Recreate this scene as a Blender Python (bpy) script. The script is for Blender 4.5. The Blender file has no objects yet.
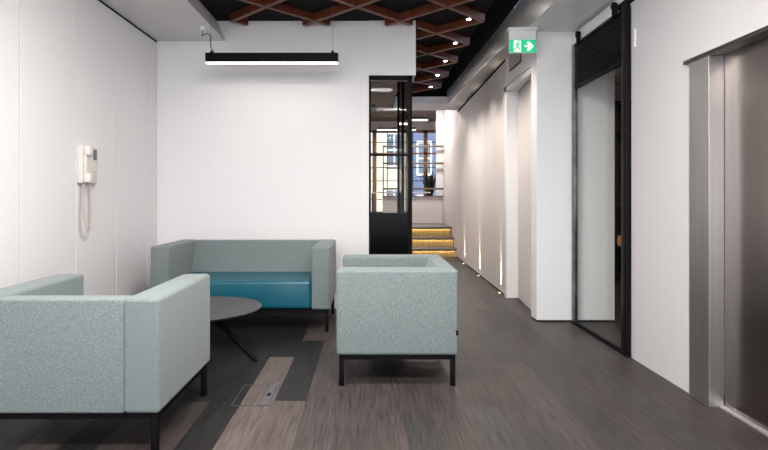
import bpy, bmesh, math, random
from mathutils import Vector, Matrix
random.seed(7)
C = bpy.context.scene.collection
SC = bpy.context.scene
PI = math.pi

# ------------------------------------------------------------------ materials
MATS = {}
def mat(name, col, rough=0.5, metal=0.0, spec=0.5, emit=None, es=0.0, bump=None, var=None, coat=0.0, stretch=None, sheen=0.0, aniso=0.0):
    m = bpy.data.materials.new(name); m.use_nodes = True
    nt = m.node_tree; b = nt.nodes['Principled BSDF']
    b.inputs['Base Color'].default_value = (*col, 1)
    b.inputs['Roughness'].default_value = rough
    b.inputs['Metallic'].default_value = metal
    b.inputs['Specular IOR Level'].default_value = spec
    b.inputs['Coat Weight'].default_value = coat
    b.inputs['Sheen Weight'].default_value = sheen
    b.inputs['Anisotropic'].default_value = aniso
    if emit:
        b.inputs['Emission Color'].default_value = (*emit, 1); b.inputs['Emission Strength'].default_value = es
    tc = nt.nodes.new('ShaderNodeTexCoord')
    mp = nt.nodes.new('ShaderNodeMapping'); nt.links.new(tc.outputs['Object'], mp.inputs['Vector'])
    if stretch: mp.inputs['Scale'].default_value = stretch
    if var:   # (scale, amount)
        n = nt.nodes.new('ShaderNodeTexNoise'); n.inputs['Scale'].default_value = var[0]; n.inputs['Detail'].default_value = 4
        nt.links.new(mp.outputs[0], n.inputs['Vector'])
        r = nt.nodes.new('ShaderNodeValToRGB')
        lo = tuple(max(0, c*(1-var[1])) for c in col); hi = tuple(min(1, c*(1+var[1])) for c in col)
        r.color_ramp.elements[0].position = .32; r.color_ramp.elements[1].position = .68
        r.color_ramp.elements[0].color = (*lo, 1); r.color_ramp.elements[1].color = (*hi, 1)
        nt.links.new(n.outputs['Fac'], r.inputs['Fac']); nt.links.new(r.outputs['Color'], b.inputs['Base Color'])
    if bump:  # (scale, strength)
        n = nt.nodes.new('ShaderNodeTexNoise'); n.inputs['Scale'].default_value = bump[0]; n.inputs['Detail'].default_value = 3
        nt.links.new(mp.outputs[0], n.inputs['Vector'])
        bp = nt.nodes.new('ShaderNodeBump'); bp.inputs['Strength'].default_value = bump[1]; bp.inputs['Distance'].default_value = .002
        nt.links.new(n.outputs['Fac'], bp.inputs['Height']); nt.links.new(bp.outputs['Normal'], b.inputs['Normal'])
    MATS[name] = m
    return m

W_WALL = mat('white paint', (.80, .785, .785), .55, bump=(60, .05))
W_LEFT = mat('white lacquer panels', (.77, .755, .76), .45, bump=(25, .03))
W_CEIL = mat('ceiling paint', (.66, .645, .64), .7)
W_COOL = mat('cool white paint', (.80, .80, .805), .5)
W_TRIM = mat('white trim', (.78, .77, .77), .4)
GAP = mat('shadow gap', (.006, .006, .006), .95, spec=0)
DARKCEIL = mat('black ceiling', (.013, .0115, .012), .9, spec=.1, bump=(40, .2))
ALU = mat('satin aluminium fascia', (.80, .79, .78), .28, .75, var=(3, .12), stretch=(1, .35, 1))
STEEL = mat('brushed stainless steel', (.62, .605, .595), .36, 1.0, var=(2.5, .06), stretch=(20, 20, .25))
STEELD = mat('brushed stainless door', (.27, .235, .22), .24, 1.0, var=(2.2, .05), stretch=(9, 9, .2))
BLACKM = mat('black powder coat', (.004, .004, .0045), .5, spec=.08)
BLACKG = mat('black gloss', (.003, .003, .0035), .2, spec=.08)
ANTH = mat('anthracite metal', (.006, .006, .008), .4, spec=.12)
FABRIC = mat('pale green grey wool', (.154, .187, .187), .95, var=(260, .42), bump=(330, .5), sheen=.15)
TEAL = mat('teal leather', (.002, .085, .125), .36, bump=(220, .15), var=(8, .08))
TABLEM = mat('dark table laminate', (.028, .026, .028), .42)
BEAMW = mat('red brown stained wood', (.12, .030, .012), .42, var=(14, .35), stretch=(1, 1, 1))
CREAM = mat('cream plastic', (.70, .66, .60), .4)
SCREEN = mat('grey screen', (.10, .11, .12), .15)
WHITEP = mat('white plastic', (.8, .8, .8), .4)
GREEN = mat('exit green', (.02, .52, .22), .4, emit=(.02, .62, .27), es=.3)
SIGNW = mat('exit white', (.85, .9, .85), .4, emit=(.85, 1, .88), es=.4)
LAMPE = mat('lamp diffuser', (.9, .9, .88), .4, emit=(1, .95, .88), es=1.6)
STRIPE = mat('led strip', (.9, .85, .7), .4, emit=(1, .77, .46), es=15)
BULB = mat('spot lens', (.9, .9, .88), .3, emit=(1, .95, .88), es=60)
RISER = mat('ribbed brass riser', (.50, .36, .14), .45, .2, var=(14, .25), stretch=(6, 1, .1))
TREAD = mat('grey brown tread', (.13, .11, .105), .45, var=(8, .15))
OAK = mat('oak window frame', (.26, .12, .05), .45, var=(10, .25), stretch=(4, 4, .5))
RAILM = mat('weathered bronze rail', (.17, .14, .11), .4, .4)
BROWNC = mat('brown plank ceiling', (.17, .12, .10), .6, var=(4, .25), stretch=(.3, 6, 1))
PINKW = mat('warm white paint', (.70, .64, .62), .5)
DARKW = mat('dark stained shelving', (.030, .022, .020), .4, var=(8, .3))
BEIGE = mat('beige wall', (.58, .52, .49), .6)
LEAF = mat('dark leaf', (.012, .018, .012), .35)
POT = mat('dark pot', (.03, .03, .03), .5)
STONE = mat('cream stone facade', (.62, .56, .46), .8, var=(2, .12))
BLUEF = mat('blue grey facade', (.07, .10, .19), .7, var=(1.2, .25))
SLATE = mat('slate facade glass', (.10, .14, .20), .2)
WARMB = mat('amber glass lamp', (.12, .05, .015), .4, emit=(1, .45, .12), es=.12)
CERAM = mat('grey ceramic', (.12, .11, .10), .5)
CABLE = mat('black cable', (.012, .012, .012), .5)
WIRE = mat('steel wire', (.35, .35, .35), .3, .9)

def glass(name, tint, refl):
    m = bpy.data.materials.new(name); m.use_nodes = True; nt = m.node_tree
    nt.nodes.remove(nt.nodes['Principled BSDF']); out = nt.nodes['Material Output']
    t = nt.nodes.new('ShaderNodeBsdfTransparent'); t.inputs[0].default_value = (*tint, 1)
    g = nt.nodes.new('ShaderNodeBsdfGlossy'); g.inputs['Roughness'].default_value = .02
    lw = nt.nodes.new('ShaderNodeLayerWeight'); lw.inputs['Blend'].default_value = .5
    pw = nt.nodes.new('ShaderNodeMath'); pw.operation = 'POWER'; pw.inputs[1].default_value = 5; nt.links.new(lw.outputs['Facing'], pw.inputs[0])
    f = nt.nodes.new('ShaderNodeMath'); f.operation = 'MULTIPLY_ADD'; f.inputs[1].default_value = .5; f.inputs[2].default_value = refl; nt.links.new(pw.outputs[0], f.inputs[0])
    mx = nt.nodes.new('ShaderNodeMixShader')
    nt.links.new(f.outputs[0], mx.inputs[0]); nt.links.new(t.outputs[0], mx.inputs[1]); nt.links.new(g.outputs[0], mx.inputs[2])
    nt.links.new(mx.outputs[0], out.inputs[0])
    return m
GLASS = glass('clear glass', (.985, .99, .985), .006)
GLASST = glass('tinted glass', (.84, .84, .83), .004)
GLASSD = glass('dark glass', (.16, .16, .17), .01)

def floor_mat():
    m = bpy.data.materials.new('wood plank floor'); m.use_nodes = True; nt = m.node_tree; b = nt.nodes['Principled BSDF']
    at = nt.nodes.new('ShaderNodeAttribute'); at.attribute_name = 'tone'
    tc = nt.nodes.new('ShaderNodeTexCoord'); mp = nt.nodes.new('ShaderNodeMapping'); mp.inputs['Scale'].default_value = (34, 1.8, 1)
    nt.links.new(tc.outputs['Object'], mp.inputs[0])
    n = nt.nodes.new('ShaderNodeTexNoise'); n.inputs['Scale'].default_value = 2.2; n.inputs['Detail'].default_value = 7; n.inputs['Distortion'].default_value = .6
    nt.links.new(mp.outputs[0], n.inputs['Vector'])
    mr = nt.nodes.new('ShaderNodeMapRange'); mr.inputs[1].default_value = .3; mr.inputs[2].default_value = .7; mr.inputs[3].default_value = .6; mr.inputs[4].default_value = 1.4
    nt.links.new(n.outputs['Fac'], mr.inputs[0])
    vm = nt.nodes.new('ShaderNodeVectorMath'); vm.operation = 'SCALE'
    nt.links.new(at.outputs['Color'], vm.inputs[0]); nt.links.new(mr.outputs[0], vm.inputs['Scale'])
    nt.links.new(vm.outputs[0], b.inputs['Base Color'])
    b.inputs['Roughness'].default_value = .45; b.inputs['Specular IOR Level'].default_value = .2
    bp = nt.nodes.new('ShaderNodeBump'); bp.inputs['Strength'].default_value = .12; bp.inputs['Distance'].default_value = .002
    nt.links.new(n.outputs['Fac'], bp.inputs['Height']); nt.links.new(bp.outputs[0], b.inputs['Normal'])
    return m
FLOORM = floor_mat()

# ------------------------------------------------------------------ helpers
def bx(bm, x0, x1, y0, y1, z0, z1, bev=0, seg=2):
    r = bmesh.ops.create_cube(bm, size=1)
    vs = r['verts']
    for v in vs:
        v.co = Vector(((x0+x1)/2 + v.co.x*(x1-x0), (y0+y1)/2 + v.co.y*(y1-y0), (z0+z1)/2 + v.co.z*(z1-z0)))
    if bev:
        es = list({e for v in vs for e in v.link_edges})
        bmesh.ops.bevel(bm, geom=es, offset=bev, segments=seg, affect='EDGES', profile=.5)
def hexa(bm, pts, bev=0, seg=3):
    """8 points: bottom ring of four then top ring of four"""
    vs = [bm.verts.new(p) for p in pts]
    F = [(3,2,1,0),(4,5,6,7),(0,1,5,4),(1,2,6,5),(2,3,7,6),(3,0,4,7)]
    for f in F: bm.faces.new([vs[i] for i in f])
    if bev:
        es = list({e for v in vs for e in v.link_edges})
        bmesh.ops.bevel(bm, geom=es, offset=bev, segments=seg, affect='EDGES', profile=.5)
def cyl(bm, p0, p1, r0, r1=None, n=20):
    r1 = r0 if r1 is None else r1
    p0 = Vector(p0); p1 = Vector(p1); d = p1-p0
    q = d.to_track_quat('Z', 'Y').to_matrix().to_4x4()
    bmesh.ops.create_cone(bm, cap_ends=True, segments=n, radius1=r0, radius2=r1, depth=d.length, matrix=Matrix.Translation((p0+p1)/2) @ q)
def tube(bm, pts, r, n=8):
    pts = [Vector(p) for p in pts]; rings = []
    for i, p in enumerate(pts):
        d = (pts[min(i+1, len(pts)-1)] - pts[max(i-1, 0)]).normalized()
        a = d.orthogonal().normalized() if i == 0 else (rings[-1][1] - d*rings[-1][1].dot(d)).normalized()
        b = d.cross(a)
        rings.append(([bm.verts.new(p + r*(math.cos(2*PI*k/n)*a + math.sin(2*PI*k/n)*b)) for k in range(n)], a))
    for i in range(len(rings)-1):
        A, B = rings[i][0], rings[i+1][0]
        for k in range(n): bm.faces.new((A[k], A[(k+1)%n], B[(k+1)%n], B[k]))
    bm.faces.new(rings[0][0][::-1]); bm.faces.new(rings[-1][0])
def poly_xz(bm, pts, y0, y1):
    """prism of an outline in XZ between two y"""
    a = [bm.verts.new((x, y0, z)) for x, z in pts]; b = [bm.verts.new((x, y1, z)) for x, z in pts]
    bm.faces.new(a); bm.faces.new(b[::-1]); n = len(pts)
    for i in range(n): bm.faces.new((a[i], b[i], b[(i+1)%n], a[(i+1)%n]))
def poly_xy(bm, pts, z0, z1):
    a = [bm.verts.new((x, y, z0)) for x, y in pts]; b = [bm.verts.new((x, y, z1)) for x, y in pts]
    bm.faces.new(a); bm.faces.new(b[::-1]); n = len(pts)
    for i in range(n): bm.faces.new((a[i], b[i], b[(i+1)%n], a[(i+1)%n]))
def obj(name, bm, m, parent=None, smooth=False, loc=None):
    bmesh.ops.recalc_face_normals(bm, faces=bm.faces[:])
    me = bpy.data.meshes.new(name); bm.to_mesh(me); bm.free()
    for x in (m if isinstance(m, (list, tuple)) else [m]): me.materials.append(x)
    if smooth:
        for p in me.polygons: p.use_smooth = True
        try: me.set_sharp_from_angle(angle=math.radians(35))
        except Exception: pass
    o = bpy.data.objects.new(name, me); C.objects.link(o)
    if parent: o.parent = parent
    if loc: o.location = loc
    return o
def box(name, m, x0, x1, y0, y1, z0, z1, parent=None, bev=0, seg=2, smooth=False):
    bm = bmesh.new(); bx(bm, x0, x1, y0, y1, z0, z1, bev, seg)
    return obj(name, bm, m, parent, smooth or bev > 0)
def struct(o):
    o['kind'] = 'structure'; return o
def thing(name, label, cat, loc=(0, 0, 0), rz=0, group=None):
    o = bpy.data.objects.new(name, None); C.objects.link(o); o.empty_display_size = .1
    o.location = loc; o.rotation_euler = (0, 0, rz); o['label'] = label; o['category'] = cat
    if group: o['group'] = group
    return o
def tag(o, label, cat, group=None):
    o['label'] = label; o['category'] = cat
    if group: o['group'] = group
    return o
def copy_thing(r, label, loc=None, rz=None):
    n = r.copy(); C.objects.link(n); n['label'] = label
    if loc: n.location = loc
    if rz is not None: n.rotation_euler = (0, 0, rz)
    for ch in list(r.children):
        c = ch.copy(); C.objects.link(c); c.parent = n
        for g in ch.children:
            d = g.copy(); C.objects.link(d); d.parent = c
    return n

XL, XR, YB = -2.27, 1.94, 5.75     # left wall, right wall, back wall
SOF = 2.855                          # height of the light soffits
CEIL = 3.067                         # height of the black ceiling
YN = -3.2                            # end of the room behind the camera

# ------------------------------------------------------------------ floor
def build_floor():
    bm = bmesh.new(); lay = bm.loops.layers.float_color.new('tone')
    w = .1855; x0 = -.561 - w*14
    def tone(kind):
        base = {'b': (.045, .036, .034), 'd': (.0125, .0112, .0116), 'l': (.084, .066, .061), 'g': (.035, .032, .0315)}[kind]
        k = random.uniform(.80, 1.2)
        return tuple(c*k for c in base) + (1,)
    def quad(a, b, c, d, t):
        f = bm.faces.new([bm.verts.new(p) for p in ((a, c, 0), (b, c, 0), (b, d, 0), (a, d, 0))])
        for l in f.loops: l[lay] = t
    fixed = {   # columns counted from the one whose left edge is x = -.568 : list of (y end, tone)
        0: [(1.9, 'b'), (3.156, 'l'), (4.47, 'd'), (5.7, 'b'), (7, 'b')],
        -1: [(2.2, 'l'), (4.02, 'l'), (5.2, 'd'), (6.5, 'd')],
        -2: [(3.5, 'd'), (5.0, 'd'), (6.4, 'd')],  # dark planks from here leftwards also carry the shade under the seating
        -3: [(3.14, 'b'), (4.5, 'd'), (6, 'd')],
        -4: [(2.2, 'b'), (3.3, 'b'), (4.6, 'd'), (6, 'd')],
        -5: [(2.75, 'd'), (4.1, 'd'), (6, 'd')],
        -6: [(3.1, 'b'), (4.3, 'd'), (6, 'd')],
        -7: [(2.9, 'd'), (4.3, 'b'), (6, 'd')],
        -8: [(2.6, 'b'), (4.3, 'd'), (6, 'd')],
        -9: [(2.6, 'd'), (4.3, 'd'), (6, 'd')],
    }
    for i in range(-14, 38):
        a = -.561 + i*w; b = a + w
        if a < XL-.1: continue
        y = YN - random.uniform(0, 1.1)
        segs = fixed.get(i)
        if segs:
            quad(a, b, YN, .9, tone('b')); y = .9
            for ye, k in segs:
                quad(a, b, y, ye, tone(k)); y = ye
        while y < 11.5:
            ye = y + random.choice((.9, 1.2, 1.2, 1.35))
            quad(a, b, max(y, YN), min(ye, 11.5), tone(random.choice('bbbgbg' if i > 1 else 'bb')))
            y = ye
    o = struct(obj('floor', bm, FLOORM))
    bm = bmesh.new(); bx(bm, XL-.3, 7, YN-.2, 11.5, -.2, -.004)
    struct(obj('floor_slab', bm, GAP))
build_floor()

# ------------------------------------------------------------------ left wall of tall panels
bm = bmesh.new()
joints = [5.49 - .665*k for k in range(14)]
prev = YB
for j in joints + [YN]:
    bx(bm, XL-.03, XL, max(j, YN)+.004, prev-.004, 0, SOF-.022, .0015, 1)
    prev = j
bx(bm, XL-.2, XL-.028, YN, YB, 0, CEIL)
struct(obj('wall_left', bm, W_LEFT))
struct(box('trim_1', GAP, XL-.027, XL-.004, YN, YB, SOF-.021, SOF-.002))

# ------------------------------------------------------------------ back wall (stops right of the glass door; head over the door)
bm = bmesh.new()
bx(bm, XL-.2, -.012, YB, YB+.18, 0, CEIL+.25)
bx(bm, -.012, .487, YB-.015, YB+.30, 2.485, CEIL)
struct(obj('wall_back', bm, W_WALL))

# ------------------------------------------------------------------ ceilings
bm = bmesh.new()
bx(bm, -1.75, 1.19, YN, 9.40, CEIL, CEIL+.1)
struct(obj('ceiling', bm, DARKCEIL))
bm = bmesh.new(); bx(bm, -1.7, 1.7, YN, 10.6, 3.42, 3.5); bx(bm, .3, 1.9, 9.68, 9.70, 2.985, 3.42)
struct(obj('ceiling_void', bm, GAP))
# left soffit with a leaning fascia
bm = bmesh.new()
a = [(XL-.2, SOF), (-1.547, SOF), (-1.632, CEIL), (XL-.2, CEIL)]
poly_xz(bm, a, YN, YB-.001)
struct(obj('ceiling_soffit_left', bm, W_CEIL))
# right soffit: edge runs slightly askew, underside rises a little to the far end
def rs(y):   # x of the top edge of the fascia
    return 1.41 + (1.34-1.41)*(y-5.2)/(10.17-5.2)
def rz_(y):
    return 2.765 if y < 5.1 else (2.765 + (y-5.1)/1.3*.085 if y < 6.4 else 2.85 + (y-6.4)*.004)
ys = [YN, 0, 3, 5.1, 5.75, 6.4, 8, 9.75]
bm = bmesh.new(); rows = []
for y in ys:
    t = rs(max(y, 0))
    rows.append([bm.verts.new(p) for p in ((t+.02, y, CEIL-.005), (t-.005+.065, y, rz_(y)), (6.5, y, rz_(y)), (6.5, y, CEIL-.005))])
for i in range(len(rows)-1):
    for k in range(4):
        f = bm.faces.new((rows[i][k], rows[i+1][k], rows[i+1][(k+1) % 4], rows[i][(k+1) % 4]))
        f.material_index = 1 if k == 0 else 0
bm.faces.new(rows[0]); bm.faces.new(rows[-1][::-1])
struct(obj('ceiling_soffit_right', bm, [W_TRIM, ALU]))
# bulkhead across the end of the corridor
bm = bmesh.new()
poly_xz(bm, [(.45, 2.865), (2.3, 2.865), (2.3, 3.4), (.45, 3.4)], 9.7, 10.5)
struct(obj('ceiling_bulkhead', bm, W_WALL))
struct(box('trim_2', W_WALL, .45, rs(9.7)+.06, 9.685, 9.699, 2.87, 2.985))

# ------------------------------------------------------------------ right wall with lift opening and sliding door opening
bm = bmesh.new()
Z1 = 2.78
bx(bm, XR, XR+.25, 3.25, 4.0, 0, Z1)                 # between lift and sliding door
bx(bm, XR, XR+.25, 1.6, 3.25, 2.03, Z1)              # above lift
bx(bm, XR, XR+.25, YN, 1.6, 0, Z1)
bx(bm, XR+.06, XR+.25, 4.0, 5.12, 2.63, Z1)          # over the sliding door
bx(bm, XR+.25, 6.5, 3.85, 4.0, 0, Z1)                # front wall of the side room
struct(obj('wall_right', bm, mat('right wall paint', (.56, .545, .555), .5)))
# white pier in front, continuing behind the glass door
bm = bmesh.new()
bx(bm, 1.592, 2.34, 5.15, 5.33, .012, 2.84, .004, 1)
struct(obj('wall_pier', bm, W_COOL))
struct(box('baseboard_pier', GAP, 1.60, 2.33, 5.16, 5.32, 0, .012))

# corridor wall (panels, slightly askew), doorway near the pier
def cw(y): return 1.617 + (1.70-1.617)*(y-6.4)/(10.56-6.4)
bm = bmesh.new()
js = [6.42, 7.02, 7.77, 8.43, 9.17, 9.9, 10.65, 11.4, 12.2, 12.95]
for a, b in zip(js[:-1], js[1:]):
    a2, b2 = a+.003, b-.003
    hexa(bm, [(cw(a2), a2, .02), (cw(a2)+.2, a2, .02), (cw(b2)+.2, b2, .02), (cw(b2), b2, .02),
              (cw(a2), a2, 2.812), (cw(a2)+.2, a2, 2.812), (cw(b2)+.2, b2, 2.812), (cw(b2), b2, 2.812)])
struct(obj('wall_corridor', bm, PINKW))
bm = bmesh.new()
hexa(bm, [(cw(10.5)-.004, 10.45, 2.6), (cw(10.5)+.3, 10.45, 2.6), (cw(12.84)+.3, 12.84, 2.6), (cw(12.84)-.004, 12.84, 2.6),
          (cw(10.5)-.004, 10.45, 3.42), (cw(10.5)+.3, 10.45, 3.42), (cw(12.84)+.3, 12.84, 3.42), (cw(12.84)-.004, 12.84, 3.42)])
struct(obj('wall_above_steps', bm, PINKW))
bm = bmesh.new()
hexa(bm, [(cw(6.42)+.012, 6.42, 0), (cw(6.42)+.18, 6.42, 0), (cw(12.95)+.18, 12.95, 0), (cw(12.95)+.012, 12.95, 0),
          (cw(6.42)+.012, 6.42, 2.9), (cw(6.42)+.18, 6.42, 2.9), (cw(12.95)+.18, 12.95, 2.9), (cw(12.95)+.012, 12.95, 2.9)])
struct(obj('trim_3', bm, GAP))
# doorway in the corridor: jamb, head, wall over, leaf set back
bm = bmesh.new()
bx(bm, 1.612, 1.80, 5.33, 6.42, 2.50, 2.86)
struct(obj('wall_over_door', bm, W_TRIM))
d = struct(thing('door_1', '', 'x')); del d['label']; del d['category']
bm = bmesh.new()
bx(bm, 1.600, 1.75, 6.325, 6.42, 0, 2.50, .004, 1)
bx(bm, 1.600, 1.75, 5.33, 6.42, 2.42, 2.50, .004, 1)
bx(bm, 1.585, 1.602, 5.33, 6.42, 2.485, 2.505)
obj('door_frame', bm, W_TRIM, d)
bm = bmesh.new()
hexa(bm, [(1.735, 6.32, .008), (1.775, 6.32, .008), (1.70, 5.36, .008), (1.66, 5.36, .008),
          (1.735, 6.32, 2.41), (1.775, 6.32, 2.41), (1.70, 5.36, 2.41), (1.66, 5.36, 2.41)])
obj('door_leaf', bm, PINKW, d)
struct(box('wall_behind_door', W_TRIM, 1.79, 1.83, 5.33, 6.42, 0, 2.5))
v = thing('vent_grille', 'small slatted vent grille in the wall above the corridor doorway', 'vent', (1.607, 5.97, 2.72))
box('grille_frame', mat('grille dark', (.07, .065, .06), .6), -.004, .004, -.23, .23, -.09, .09, v)
for k in range(7):
    bm = bmesh.new(); z = -.07+k*.0225
    bx(bm, -.007, -.003, -.21, .21, z, z+.011)
    obj('slat', bm, W_CEIL, v)

# ------------------------------------------------------------------ ceiling lattice
lat = thing('ceiling_lattice', 'red-brown diagonal wooden lattice hung under the black ceiling', 'lattice', (0, 0, 0))
HX, HY, TX, TY = .43, .42, 1.16, 5.53
def inside(x, y):
    if x > TX+.001 or x < -1.425: return False
    if x < .51: return 1.25 <= y <= 5.66
    return 1.25 <= y <= 9.35
def runs(fn):
    out = []; cur = None; t = -12
    while t < 14:
        x, y = fn(t)
        if inside(x, y):
            if cur is None: cur = [t, t]
            cur[1] = t
        else:
            if cur and cur[1]-cur[0] > .12: out.append(cur)
            cur = None
        t += .005
    return out
def beam(p, q, zb):
    p = Vector((*p, 0)); q = Vector((*q, 0)); d = (q-p).normalized(); n = Vector((-d.y, d.x, 0))*.024
    bm = bmesh.new(); up = Vector((0, 0, zb)); up2 = Vector((0, 0, CEIL-.001))
    hexa(bm, [p+n+up, p-n+up, q-n+up, q+n+up, p+n+up2, p-n+up2, q-n+up2, q+n+up2], .002, 1)
    obj('beam', bm, BEAMW, lat)
for k in range(-9, 12):
    # lines through tips at right edge: going left-forward and left-backward
    y0 = TY + 2*HY*k
    for s, zb in ((-1, 2.990), (1, 2.986)):
        f = lambda t, s=s, y0=y0: (TX - t*HX, y0 + s*t*HY)
        for r in runs(f):
            beam(f(r[0]), f(r[1]), zb)

# downlights in the lattice
def spot_fixture(x, y, label):
    t = thing('ceiling_spotlight', label, 'spotlight', (x, y, CEIL), 0, 'spotlights in the lattice ceiling')
    bm = bmesh.new(); cyl(bm, (0, 0, -.075), (0, 0, 0), .03, n=24); obj('housing', bm, BLACKM, t, True)
    bm = bmesh.new(); cyl(bm, (0, 0, -.079), (0, 0, -.0755), .022, n=24); obj('lens', bm, BULB, t)
    return t
def spot_light(x, y, z, power, size=1.9, blend=.7, col=(1, .93, .85)):
    l = bpy.data.lights.new('spot', 'SPOT'); l.energy = power; l.spot_size = size; l.spot_blend = blend; l.color = col; l.shadow_soft_size = .03
    o = bpy.data.objects.new('spot_lamp', l); C.objects.link(o); o.location = (x, y, z); return o
words = ['nearest', 'second nearest', 'middle', 'second farthest', 'farthest']
for k in range(5):
    x, y = 1.0, 5.466 + .845*k
    spot_fixture(x, y, '%s of the five spotlights along the right edge of the lattice ceiling' % words[k])
    spot_light(x, y, 2.975, 60)

# ------------------------------------------------------------------ lift
lift = thing('elevator_door', 'stainless steel lift door with steel surround in the right wall', 'elevator door', (XR, 2.4, 0))
def L(x0, x1, y0, y1, z0, z1, name, m, bev=0):
    return box(name, m, x0-XR, x1-XR, y0-2.4, y1-2.4, z0, z1, lift, bev)
bm = bmesh.new()
bx(bm, -.016, .07, 3.06-2.4, 3.25-2.4, 0, 2.0, .001, 1)
obj('door_jamb', bm, STEEL, lift)
bm = bmesh.new()
bx(bm, -.016, .07, 1.60-2.4, 1.78-2.4, 0, 2.0, .001, 1)
obj('door_jamb', bm, STEEL, lift)
L(1.914, 2.06, 1.6, 3.295, 2.0, 2.022, 'canopy', mat('dark steel canopy', (.16, .145, .135), .35, 1.0), .001)
L(2.012, 2.05, 2.52, 3.058, .012, 1.998, 'door_panel', STEELD)
L(2.020, 2.055, 1.78, 2.53, .012, 1.998, 'door_panel', STEELD)
L(1.985, 2.06, 1.78, 3.058, 0, .010, 'threshold', ALU)

# ------------------------------------------------------------------ sliding door with louvre
XD = 1.915
SLATM = mat('slat edge metal', (.035, .035, .037), .35, .4)
sd = thing('sliding_door', 'black framed sliding glass door with slatted upper panel beside the white pier', 'door', (XD, 4.55, 0))
def S(x0, x1, y0, y1, z0, z1, name, m, parent=None, bev=0):
    return box(name, m, x0-XD, x1-XD, y0-4.55, y1-4.55, z0, z1, parent or sd, bev)
S(1.905, 1.938, 4.01, 4.09, .012, 2.63, 'stile', ANTH, None, .002)
S(1.915, 1.945, 5.045, 5.115, .012, 2.63, 'stile', mat('brushed dark stile', (.16, .165, .16), .35, .8, var=(5, .5)), None, .002)
S(1.910, 1.945, 4.09, 5.045, 2.205, 2.235, 'transom', BLACKM)
S(1.915, 1.945, 4.09, 5.045, .012, .03, 'bottom_rail', ANTH)
S(1.930, 1.936, 4.09, 5.045, .03, 2.205, 'glass_pane', GLASS)
S(1.934, 1.945, 4.09, 5.045, 2.235, 2.60, 'backing', GAP)
lv = S(1.908, 1.945, 4.09, 5.045, 2.59, 2.61, 'top_rail', BLACKM)
for k in range(15):
    z = 2.243 + k*.0232
    bm = bmesh.new()
    hexa(bm, [(-.012, -.46, z), (.018, -.46, z+.006), (.018, .495, z+.006), (-.012, .495, z),
              (-.012, -.46, z+.004), (.018, -.46, z+.010), (.018, .495, z+.010), (-.012, .495, z+.004)])
    obj('slat', bm, SLATM, sd)
for y in (4.20, 4.93):
    bm = bmesh.new()
    bx(bm, -.022, .0, y-4.55-.035, y-4.55+.035, 2.59, 2.70, .015, 3)
    h = obj('hanger', bm, BLACKM, sd, True)
    bm = bmesh.new(); cyl(bm, (-.028, y-4.55, 2.68), (-.0, y-4.55, 2.68), .028); obj('wheel', bm, BLACKM, h, True)
tr = tag(box('door_track', BLACKM, 1.915, 1.94, 3.3, 4.17, 2.635, 2.675), 'black steel track rail on the right wall under the ceiling', 'rail')
struct(box('trim_4', W_TRIM, 1.925, 1.999, 4.17, 5.15, 2.635, 2.73))
struct(box('trim_5', ANTH, 1.905, 1.955, 4.005, 5.13, 0, .012))
tag(box('contact_sensor', WHITEP, 1.930, 1.941, 3.93, 3.945, 2.29, 2.42), 'slim white strip on the right wall beside the sliding door', 'sensor')

# ------------------------------------------------------------------ side room seen through the sliding door
struct(box('wall_side_room', BEIGE, 1.83, 6.5, 8.1, 8.25, 0, 2.86))
struct(box('wall_side_room_right', BEIGE, 6.4, 6.5, 4.0, 8.1, 0, 2.76))
bk = thing('bookcase', 'dark tall shelving unit behind the sliding glass door', 'bookcase', (4.0, 7.9, 0))
bm = bmesh.new()
bx(bm, -1.6, 1.7, .14, .18, 0, 2.56)
obj('back_panel', bm, DARKW, bk)
for x in (-1.6, -.5, .6, 1.66):
    box('side_panel', DARKW, x, x+.035, -.2, .14, 0, 2.56, bk)
for z in (.05, .45, 1.05, 1.66, 2.1, 2.53):
    box('shelf', DARKW, -1.6, 1.7, -.2, .14, z, z+.03, bk)
for k, (x, z, h, m, nm, cat, lab) in enumerate([
    (-.35, .481, .14, WARMB, 'table_lamp', 'lamp', 'glowing amber lamp on a shelf behind the glass door')]):
    bm = bmesh.new()
    prof = [(.03, 0), (.06, .02), (.075, h*.5), (.045, h*.8), (.03, h*.86), (.035, h)]
    n = 20; rings = [[bm.verts.new((r*math.cos(2*PI*i/n), r*math.sin(2*PI*i/n), zz)) for i in range(n)] for r, zz in prof]
    for a, b in zip(rings[:-1], rings[1:]):
        for i in range(n): bm.faces.new((a[i], a[(i+1) % n], b[(i+1) % n], b[i]))
    bm.faces.new(rings[0][::-1]); bm.faces.new(rings[-1])
    tag(obj(nm, bm, m, None, True, (4.0+x, 7.86, z)), lab, cat)

# ------------------------------------------------------------------ glass door in the back wall
gd = thing('glass_door', 'narrow black framed glass door at the right end of the back wall', 'door', (.219, YB+.03, 0))
bm = bmesh.new()
bx(bm, -.231, -.208, -.03, .03, 0, 2.484); bx(bm, .190, .231, -.03, .03, 0, 2.484)
bx(bm, -.231, .231, -.03, .03, 2.45, 2.484); bx(bm, -.231, .231, -.03, .03, 0, .05)
obj('door_frame', bm, BLACKM, gd)
box('glazing_bar', BLACKM, -.208, .190, -.012, .012, 1.628, 1.65, gd)
box('kick_panel', BLACKG, -.208, .190, -.012, .012, .05, 1.0, gd)
box('lock_rail', ANTH, -.208, .190, -.018, .014, .945, 1.02, gd)
box('glass_pane', GLASST, -.208, .190, -.003, .003, 1.02, 1.628, gd)
box('glass_pane', GLASST, -.208, .190, -.003, .003, 1.65, 2.45, gd)
box('hinge', BLACKM, -.205, -.168, -.03, -.005, 2.155, 2.175, gd)
gs = thing('glass_screen', 'dark glass screen running back from the black glass door', 'screen', (.425, 6.92, 0))
bm = bmesh.new()
for y in (-1.09, 0, 1.06): bx(bm, -.02, .02, y, y+.04, 0, 2.9)
bx(bm, -.02, .02, -1.09, 1.1, 2.86, 2.9); bx(bm, -.02, .02, -1.09, 1.1, 0, .05)
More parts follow.
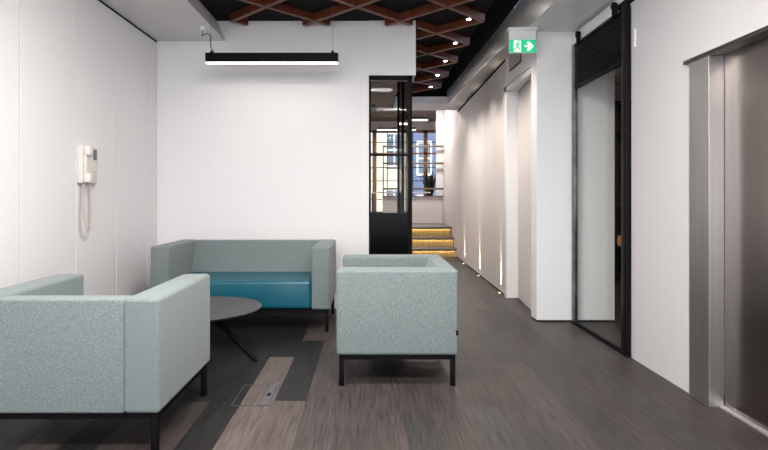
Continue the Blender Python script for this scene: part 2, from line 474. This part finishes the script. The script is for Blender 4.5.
obj('screen_frame', bm, BLACKM, gs)
box('glass_pane', GLASSD, -.004, .004, -1.05, 1.06, .05, 2.86, gs)

# stair hall and raised room behind
struct(box('ceiling_stair_hall', BROWNC, -4.0, .45, YB+.3, 10.5, 2.93, 3.0))
struct(box('ceiling_upper_room', BROWNC, -4.0, 3.2, 10.4, 16.3, 3.42, 3.5))
struct(box('wall_stair_hall', PINKW, -4.1, -3.9, YB+.18, 16.3, 0, 3.5))
struct(box('wall_upper_right', PINKW, 2.7, 2.8, 12.9, 16.3, .5, 3.5))
struct(box('wall_upper_end', PINKW, -4, 2.8, 16.0, 16.2, 3.16, 3.45))
struct(box('wall_upper_sill', PINKW, -4, 2.8, 16.0, 16.2, .4, .66))
struct(box('trim_6', PINKW, -4, .45, 10.4, 10.5, 3.0, 3.45))
struct(box('floor_upper', TREAD, -4.0, 3.2, 11.45, 16.5, .3, .552))
struct(box('wall_under_upper_floor', PINKW, -4.0, .28, 11.30, 11.4, 0, .3))
# steps
st = thing('staircase', 'three wide steps with lit ribbed golden risers at the corridor end', 'stairs', (1.0, 10.6, 0))
for k, (y, h) in enumerate(((0, .165), (.35, .355), (.69, .552))):
    z0 = (0, .165, .355)[k]; xr = .698 + .006*k
    bm = bmesh.new(); bx(bm, -.72, xr-.008*k, y+.02, y+(.37 if k < 2 else .15), z0, h-.03)
    n = 60
    for i in range(n):
        x = -.72 + (1.41)*(i+.25)/n
        bx(bm, x, x+.012, y+.012, y+.021, z0+.004, h-.032)
    obj('riser', bm, RISER, st)
    bm = bmesh.new(); bx(bm, -.72, xr, y-.035, y+(.36 if k < 2 else .16), h-.03, h); bx(bm, -.72, xr, y-.035, y-.028, h-.042, h-.029)
    t = obj('tread', bm, TREAD, st)
    box('light_strip', STRIPE, -.70, xr-.03, y-.026, y-.016, h-.037, h-.0305, t)
# low wall with timber cap, column, rails
struct(box('wall_low', PINKW, .3, 1.735, 12.84, 12.94, .552, 1.185))
struct(box('trim_7', OAK, .3, 1.735, 12.82, 12.96, 1.185, 1.203))
struct(box('wall_upper_column', W_TRIM, 1.585, 2.8, 12.85, 12.96, 1.203, 3.42))
rl = thing('guard_rail', 'three bronze horizontal rails above the low wall beyond the steps', 'railing', (1.0, 12.75, 1.203))
for z in (1.377, 1.98, 2.38):
    box('rail', RAILM, -.7, .735, -.02, .02, z-.03-1.203, z+.015-1.203, rl, .004)
for x in (-.7, .70):
    box('post', RAILM, x, x+.03, .045, .09, 0, 1.2, rl) if x < 0 else None
# window wall
wn = struct(thing('window_1', '', 'x')); del wn['label']; del wn['category']
wn.location = (0, 16.05, 0)
bm = bmesh.new()
for k in range(-5, 4):
    x = .135 + .76*k
    bx(bm, x-.06, x+.06, -.03, .05, .66, 3.16)
bx(bm, -4, 2.7, -.03, .05, 3.08, 3.16); bx(bm, -4, 2.7, -.03, .05, .66, .74)
bx(bm, -4, 2.7, -.03, .05, 2.44, 2.49)
obj('window_frame', bm, OAK, wn)
bm = bmesh.new()
for k in range(-5, 4):
    x = .135 + .76*k + .38
    bx(bm, x-.012, x+.012, -.01, .02, .74, 3.08)
for z in (1.1, 1.65, 2.05, 2.8): bx(bm, -4, 2.7, -.01, .02, z-.012, z+.012)
obj('glazing_bars', bm, BLACKM, wn)
box('glass_pane', GLASS, -4, 2.7, .022, .028, .7, 3.12, wn)
# lights in the upper room
for (x0, x1, y, z, lab) in ((.85, 1.5, 14.0, 3.19, 'white strip light under the dark ceiling beyond the steps'),
                            (.2, 1.28, 15.2, 3.08, 'dark strip light nearest the far window')):
    t = thing('strip_light', lab, 'lamp', ((x0+x1)/2, y, z))
    w = (x1-x0)/2
    box('housing', BLACKM, -w, w, -.03, .03, .0, .05, t)
    box('diffuser', LAMPE, -w, w, -.028, .028, -.035, 0, t)
    for x in (-w+.1, w-.1):
        bm = bmesh.new(); cyl(bm, (x, 0, .05), (x, 0, 3.42-z), .004, n=6); obj('wire', bm, WIRE, t)
# desk, plant
dk = thing('desk', 'white desk behind the low wall in the upper room', 'desk', (.9, 13.9, .552))
box('desk_top', WHITEP, -.9, .62, -.35, .35, .72, .75, dk)
for x in (-.86, .58):
    for y in (-.32, .28): box('leg', BLACKM, x, x+.04, y, y+.04, 0, .72, dk)
pl = thing('potted_plant', 'dark leafy plant standing before the far window', 'plant', (1.66, 14.9, .552))
bm = bmesh.new(); cyl(bm, (0, 0, 0), (0, 0, .35), .13, .17); obj('pot', bm, POT, pl, True)
bm = bmesh.new()
for k in range(46):
    a = random.uniform(0, 2*PI); ln = random.uniform(.7, 1.25); lean = random.uniform(.05, .38); w = random.uniform(.025, .05)
    prevp = None; N = 7
    for i in range(N+1):
        t = i/N
        c = Vector((math.cos(a)*lean*t**1.6, math.sin(a)*lean*t**1.6, .33+ln*(t-.12*t*t)))
        ww = w*math.sin(PI*min(1, .12+.88*t))**.7 + .001
        s = Vector((-math.sin(a), math.cos(a), 0))*ww
        p = (bm.verts.new(c-s), bm.verts.new(c+s))
        if prevp: bm.faces.new((prevp[0], prevp[1], p[1], p[0]))
        prevp = p
obj('foliage', bm, LEAF, pl)

# buildings across the street
def facade(name, lab, x0, x1, y, z0, z1, m, wm, nx, nz):
    t = thing(name, lab, 'building', ((x0+x1)/2, y, z0))
    w = (x1-x0)/2
    box('wall', m, -w, w, 0, 3, 0, z1-z0, t)
    dx = 2*w/nx; dz = (z1-z0)/nz
    for i in range(nx):
        for j in range(nz):
            cx = -w+dx*(i+.5); cz = dz*(j+.5)
            f = bmesh.new(); bx(f, cx-dx*.27, cx+dx*.27, -.06, .02, cz-dz*.32, cz+dz*.32); fr = obj('window', f, WHITEP, t)
            f = bmesh.new()
            bx(f, cx-dx*.22, cx-.03, -.075, -.055, cz-dz*.28, cz-.03); bx(f, cx+.03, cx+dx*.22, -.075, -.055, cz-dz*.28, cz-.03)
            bx(f, cx-dx*.22, cx-.03, -.075, -.055, cz+.03, cz+dz*.28); bx(f, cx+.03, cx+dx*.22, -.075, -.055, cz+.03, cz+dz*.28)
            obj('pane', f, wm, fr)
facade('building', 'cream stone building seen through the black framed glass door', -9, 1.75, 24, -3, 12, STONE, SLATE, 8, 6)
facade('building', 'blue-grey building seen through the timber window beyond the steps', 1.75, 9, 23.4, -3, 11, BLUEF, SLATE, 6, 6)
struct(box('ground', CERAM, -20, 20, 16.5, 40, -3.1, -3))

# ------------------------------------------------------------------ exit sign
ex = thing('exit_sign', 'green running man exit sign hung from the ceiling', 'sign', (1.418, 5.02, 2.765))
box('mount', W_TRIM, -.135, .135, -.03, .03, -.025, 0, ex, .004)
box('body', WHITEP, -.125, .125, -.010, .010, -.235, -.025, ex, .002)
box('sign_panel', GREEN, -.124, .124, -.0125, -.0102, -.232, -.112, ex)
bm = bmesh.new()
bx(bm, -.082, -.015, -.0145, -.0126, -.225, -.120)
poly_xz(bm, [(.018, -.182), (.018, -.164), (.058, -.164), (.040, -.146), (.040, -.130), (.062, -.130), (.104, -.173), (.062, -.216), (.040, -.216), (.040, -.200), (.058, -.182)], -.0145, -.0126)
obj('pictogram', bm, SIGNW, ex)
bm = bmesh.new()
cyl(bm, (-.036, -.0150, -.131), (-.036, -.0146, -.131), .0085, n=16)
def stroke(p, q, w):
    p = Vector(p); q = Vector(q); d = (q-p).normalized(); n = Vector((-d.y, d.x))*w
    poly_xz(bm, [tuple(p+n), tuple(p-n), tuple(q-n), tuple(q+n)], -.0155, -.0146)
stroke((-.040, -.143), (-.053, -.178), .009)       # trunk
stroke((-.041, -.146), (-.022, -.160), .0045)      # front arm
stroke((-.043, -.146), (-.066, -.150), .0045); stroke((-.066, -.150), (-.072, -.166), .0045)
stroke((-.050, -.176), (-.030, -.188), .006); stroke((-.030, -.188), (-.036, -.212), .0055)
stroke((-.054, -.176), (-.064, -.198), .006); stroke((-.064, -.198), (-.094, -.206), .0055)
obj('running_figure', bm, GREEN, ex)

# ------------------------------------------------------------------ pendant lamp
pd = thing('pendant_lamp', 'long black linear pendant lamp hanging before the back wall', 'pendant lamp', (-.953, 5.25, 2.486))
bm = bmesh.new()
bx(bm, -.643, .643, -.032, .032, .014, .102, .001, 1)
obj('housing', bm, BLACKM, pd)
box('diffuser', LAMPE, -.640, .640, -.029, .029, .004, .0135, pd)
for x in (-.59, .59):
    bm = bmesh.new(); cyl(bm, (x, 0, .102), (x, 0, .125), .022, .010, n=16); cyl(bm, (x, 0, .125), (x, 0, .135), .006, n=10)
    obj('suspension_cap', bm, BLACKM, pd, True)
bm = bmesh.new(); cyl(bm, (.59, 0, .13), (.59, 0, CEIL-2.486), .0018, n=6); obj('wire', bm, WIRE, pd)
bm = bmesh.new(); cyl(bm, (-.59, 0, .13), (-.60, .0, SOF-2.486+.12), .0018, n=6); obj('wire', bm, WIRE, pd)
bm = bmesh.new()
ctrl = [(-.69, .04, SOF-2.486-.02), (-.69, .04, .30), (-.70, .04, .285), (-.66, .03, .30), (-.62, .02, .295), (-.605, .01, .27), (-.60, .005, .17), (-.575, 0, .13), (-.56, 0, .102)]
pts = []
for i in range(len(ctrl)-1):
    p0 = Vector(ctrl[max(i-1, 0)]); p1 = Vector(ctrl[i]); p2 = Vector(ctrl[i+1]); p3 = Vector(ctrl[min(i+2, len(ctrl)-1)])
    for k in range(6):
        t = k/6
        pts.append(.5*((2*p1)+(-p0+p2)*t+(2*p0-5*p1+4*p2-p3)*t*t+(-p0+3*p1-3*p2+p3)*t**3))
pts.append(Vector(ctrl[-1]))
tube(bm, pts, .004); obj('power_cord', bm, CABLE, pd, True)
bm = bmesh.new(); cyl(bm, (-.69, .04, SOF-2.486-.03), (-.69, .04, SOF-2.486), .022, .034, n=20); obj('ceiling_rose', bm, WHITEP, pd, True)

# ------------------------------------------------------------------ intercom handset
ic = thing('wall_intercom', 'cream intercom phone with coiled cord on the left wall', 'intercom', (XL, 4.30, 1.46))
box('housing', CREAM, 0, .045, -.13, .10, -.16, .135, ic, .008, 3)
box('screen', SCREEN, .0455, .047, .035, .088, .03, .115, ic)
bm = bmesh.new()
bx(bm, .046, .066, -.115, -.065, -.13, .12, .006, 2); bx(bm, .046, .095, -.12, -.06, .055, .13, .012, 3); bx(bm, .046, .095, -.12, -.06, -.155, -.08, .012, 3)
obj('handset', bm, CREAM, ic, True)
box('button', WHITEP, .0452, .050, .05, .07, -.06, -.045, ic, .001)
bm = bmesh.new(); pts = []
N = 620
for i in range(N+1):
    t = i/N
    if t < .5:
        s = t/.5; c = Vector((.045, -.105 - .02*math.sin(PI*s), -.16 - .40*s))
    else:
        s = (t-.5)/.5; c = Vector((.030, .005 + .02*math.sin(PI*s), -.56 + .40*s))
    b_ = min(1, abs(t-.5)/.06)
    c.y = c.y*b_ + (-.05)*(1-b_); c.z -= .02*(1-b_)
    a = t*2*PI*52
    pts.append(c + Vector((0.010*math.cos(a), .010*math.sin(a), 0)))
tube(bm, pts, .0032, 5); obj('coiled_cord', bm, mat('cord plastic', (.66, .56, .50), .45), ic, True)

# ------------------------------------------------------------------ seating
def seat_furniture(name, label, cat, Wd, D, H, loc, rz, seat_m, tagx=False, drop=0):
    t = thing(name, label, cat, loc, rz)
    hb = .198; aw = .166; r = .020
    w = Wd/2; d = D/2
    for s in (-1, 1):                                 # front is -y
        x0, x1 = sorted((s*w, s*(w-aw)))
        bm = bmesh.new(); bx(bm, x0, x1, -d, d, hb, H, r, 5)
        obj('armrest', bm, FABRIC, t, True)
    bm = bmesh.new(); iw = w-aw+.004
    hexa(bm, [(-iw, d-.30, hb), (iw, d-.30, hb), (iw, d-.001, hb), (-iw, d-.001, hb),
              (-iw, d-.105, H-.003), (iw, d-.105, H-.003), (iw, d-.001, H-.003), (-iw, d-.001, H-.003)], .014, 4)
    obj('backrest', bm, FABRIC, t, True)
    bm = bmesh.new(); bx(bm, -iw+.005, iw-.005, -d+.004, d-.16, hb+.004, .452, .03, 5)
    obj('seat', bm, seat_m, t, True)
    bm = bmesh.new(); e = .017; f = .03
    bx(bm, -w+e, w-e, -d+e, -d+e+f, hb-.03, hb); bx(bm, -w+e, w-e, d-e-f, d-e, hb-.03, hb)
    bx(bm, -w+e, -w+e+f, -d+e+f, d-e-f, hb-.03, hb); bx(bm, w-e-f, w-e, -d+e+f, d-e-f, hb-.03, hb)
    bx(bm, -w+e+f, w-e-f, -d+e+f, d-e-f, hb-.008, hb+.002)
    obj('base_frame', bm, BLACKM, t)
    for sx in (-1, 1):
        for sy in (-1, 1):
            x0, x1 = sorted((sx*(w-e), sx*(w-e-f))); y0, y1 = sorted((sy*(d-e), sy*(d-e-f)))
            box('leg', BLACKM, x0, x1, y0, y1, 0, hb-.029, t, .001)
    if tagx:
        o = box('fabric_tag', BLACKM, w+.0, w+.004, d-.016, d-.002, .325, .357, t)
        o['label'] = 'tiny black fabric tag'
    return t
seat_furniture('sofa', 'two-seat pale grey-green sofa with teal seat against the back wall', 'sofa', 1.585, .80, .755, (-1.142, 4.74+.40, 0), 0, TEAL)
seat_furniture('armchair', 'pale grey-green armchair cut off by the left edge, its back to us', 'armchair', .93, .80, .730, (-1.4325, 2.475+.40, 0), PI, TEAL)
seat_furniture('armchair', 'pale grey-green armchair in the middle, turned side-on with black legs', 'armchair', .935, .768, .735, (.172, 3.385+.4675, 0), -PI/2, TEAL, True)

# ------------------------------------------------------------------ coffee table
ct = thing('coffee_table', 'low round black coffee table before the sofa', 'coffee table', (-1.234, 3.945, 0), 0)
bm = bmesh.new()
n = 72; prof = [(.0, .366), (.412, .366), (.431, .376), (.435, .382), (.431, .386), (.0, .386)]
rings = []
for r, z in prof:
    rings.append([bm.verts.new((0, 0, z))] if r == 0 else [bm.verts.new((r*math.cos(2*PI*i/n), r*math.sin(2*PI*i/n), z)) for i in range(n)])
for a, b in zip(rings[:-1], rings[1:]):
    for i in range(n):
        if len(a) == 1: bm.faces.new((a[0], b[i], b[(i+1) % n]))
        elif len(b) == 1: bm.faces.new((a[i], a[(i+1) % n], b[0]))
        else: bm.faces.new((a[i], a[(i+1) % n], b[(i+1) % n], b[i]))
obj('table_top', bm, TABLEM, ct, True)
bm = bmesh.new(); cyl(bm, (0, 0, .345), (0, 0, .366), .09, n=32); obj('mounting_plate', bm, BLACKM, ct, True)
for k in range(3):
    a = 2*PI*k/3 - .08
    c, s = math.cos(a), math.sin(a)
    bm = bmesh.new()
    p0 = Vector((c*.06, s*.06, .352)); p1 = Vector((c*.40, s*.40, .010))
    cyl(bm, p0, p1, .018, n=14)
    lg = obj('leg', bm, BLACKM, ct, True)
    bm = bmesh.new(); cyl(bm, (c*.40, s*.40, 0), (c*.40, s*.40, .012), .017, n=16); obj('foot', bm, BLACKM, lg, True)

# ------------------------------------------------------------------ floor box
fb = thing('floor_box', 'rectangular floor socket box set flush in the planks', 'floor box', (-.685, 3.25, 0))
bm = bmesh.new(); X0, X1, Y0, Y1 = -.112, .112, -.172, .172
for a in ((X0, X1, Y0, Y0+.007), (X0, X1, Y1-.007, Y1), (X0, X0+.005, Y0, Y1), (X1-.005, X1, Y0, Y1)):
    bx(bm, *a, 0, .002)
obj('rim', bm, mat('grey zinc', (.10, .105, .11), .4, .6), fb)
box('cable_flap', mat('grey flap', (.075, .08, .085), .5), .055, .098, Y0+.007, Y1-.007, 0, .003, fb)
bm = bmesh.new(); bx(bm, .066, .086, -.02, .02, .003, .006, .002, 2); obj('latch', bm, BLACKM, fb)

# ------------------------------------------------------------------ wall grazing floor lights
for k, (y, wd) in enumerate(((6.66, 'nearest'), (8.10, 'middle'), (9.56, 'farthest'))):
    x = cw(y) - .022
    t = thing('floor_uplight', '%s of the three small uplights along the corridor wall' % wd, 'uplight', (x, y, 0), 0, 'floor uplights along the corridor wall')
    bm = bmesh.new(); cyl(bm, (0, 0, 0), (0, 0, .004), .020, n=24); obj('rim', bm, ALU, t)
    bm = bmesh.new(); cyl(bm, (0, 0, .004), (0, 0, .0055), .014, n=24); obj('lens', bm, mat('uplight lens %d' % k, (.9, .8, .6), .3, emit=(1, .75, .5), es=2.5), t)
    l = spot_light(x, y, .012, 110, .34, 1.0, (1, .80, .58)); l.data.shadow_soft_size = .008
    d = Vector((.11, .03, 1)); l.rotation_euler = (-d).to_track_quat('Z', 'Y').to_euler()

# ------------------------------------------------------------------ room behind the camera
bm = bmesh.new()
bx(bm, XL, XR, YN-.15, YN, 0, .5); bx(bm, XL, XR, YN-.15, YN, 2.5, CEIL)
for x in (XL, -.95, .45, XR-.1): bx(bm, x, x+.1, YN-.15, YN, .5, 2.5)
struct(obj('wall_front', bm, W_WALL))

# ------------------------------------------------------------------ lights
def area(name, loc, rot, sx, sy, e, col=(1, 1, 1)):
    l = bpy.data.lights.new(name, 'AREA'); l.shape = 'RECTANGLE'; l.size = sx; l.size_y = sy; l.energy = e; l.color = col
    o = bpy.data.objects.new(name, l); C.objects.link(o); o.location = loc; o.rotation_euler = rot; return o
area('window_daylight', (-.15, YN-.02, 1.5), (PI/2, 0, 0), 3.9, 2.0, 80, (.93, .97, 1))
for (x, y) in ((-1.1, .6), (.7, .6), (-.2, 2.6)):
    area('ceiling_fill', (x, y, 2.96), (0, 0, 0), 1.1, .3, 64, (1, .96, .92))  # added fill light under the ceiling, no fixture stands for it
area('pendant_glow', (-.953, 5.25, 2.488), (0, 0, 0), 1.25, .05, 1.5, (1, .93, .85))
area('hall_glow', (-1.5, 8.5, 2.85), (0, 0, 0), 1.5, 1.5, 25, (1, .93, .85))
area('upper_glow', (.6, 14.2, 3.1), (0, 0, 0), 1.8, .3, 35, (1, .93, .85))
area('side_room_glow', (3.2, 6.0, 2.7), (0, 0, 0), .6, .6, 12, (1, .85, .7))
s = bpy.data.lights.new('sun', 'SUN'); s.energy = 6.5; s.angle = .02; s.color = (1, .93, .82)
so = bpy.data.objects.new('sun', s); C.objects.link(so); so.rotation_euler = (math.radians(52), 0, math.radians(-18))
w = bpy.data.worlds.new('World'); SC.world = w; w.use_nodes = True
w.node_tree.nodes['Background'].inputs[0].default_value = (.55, .68, .95, 1); w.node_tree.nodes['Background'].inputs[1].default_value = .8

area('landing_fill', (.9, 11.9, 3.38), (0, 0, 0), 1.2, .3, 45, (1, .93, .86))  # added fill to brighten the column and corridor end, no lamp there
# ------------------------------------------------------------------ camera
cam = bpy.data.cameras.new('camera'); co = bpy.data.objects.new('camera', cam); C.objects.link(co)
co.location = (0, 0, 1.2); co.rotation_euler = (PI/2, 0, 0)
cam.sensor_width = 36; cam.lens = 539/768*36
cam.shift_x = 14/768; cam.shift_y = -29/768
cam.clip_start = .05; cam.clip_end = 200
SC.camera = co
SC.view_settings.view_transform = 'Standard'; SC.view_settings.look = 'None'
SC.view_settings.gamma = 1; SC.view_settings.use_curve_mapping = False
SC.view_settings.exposure = 0.72
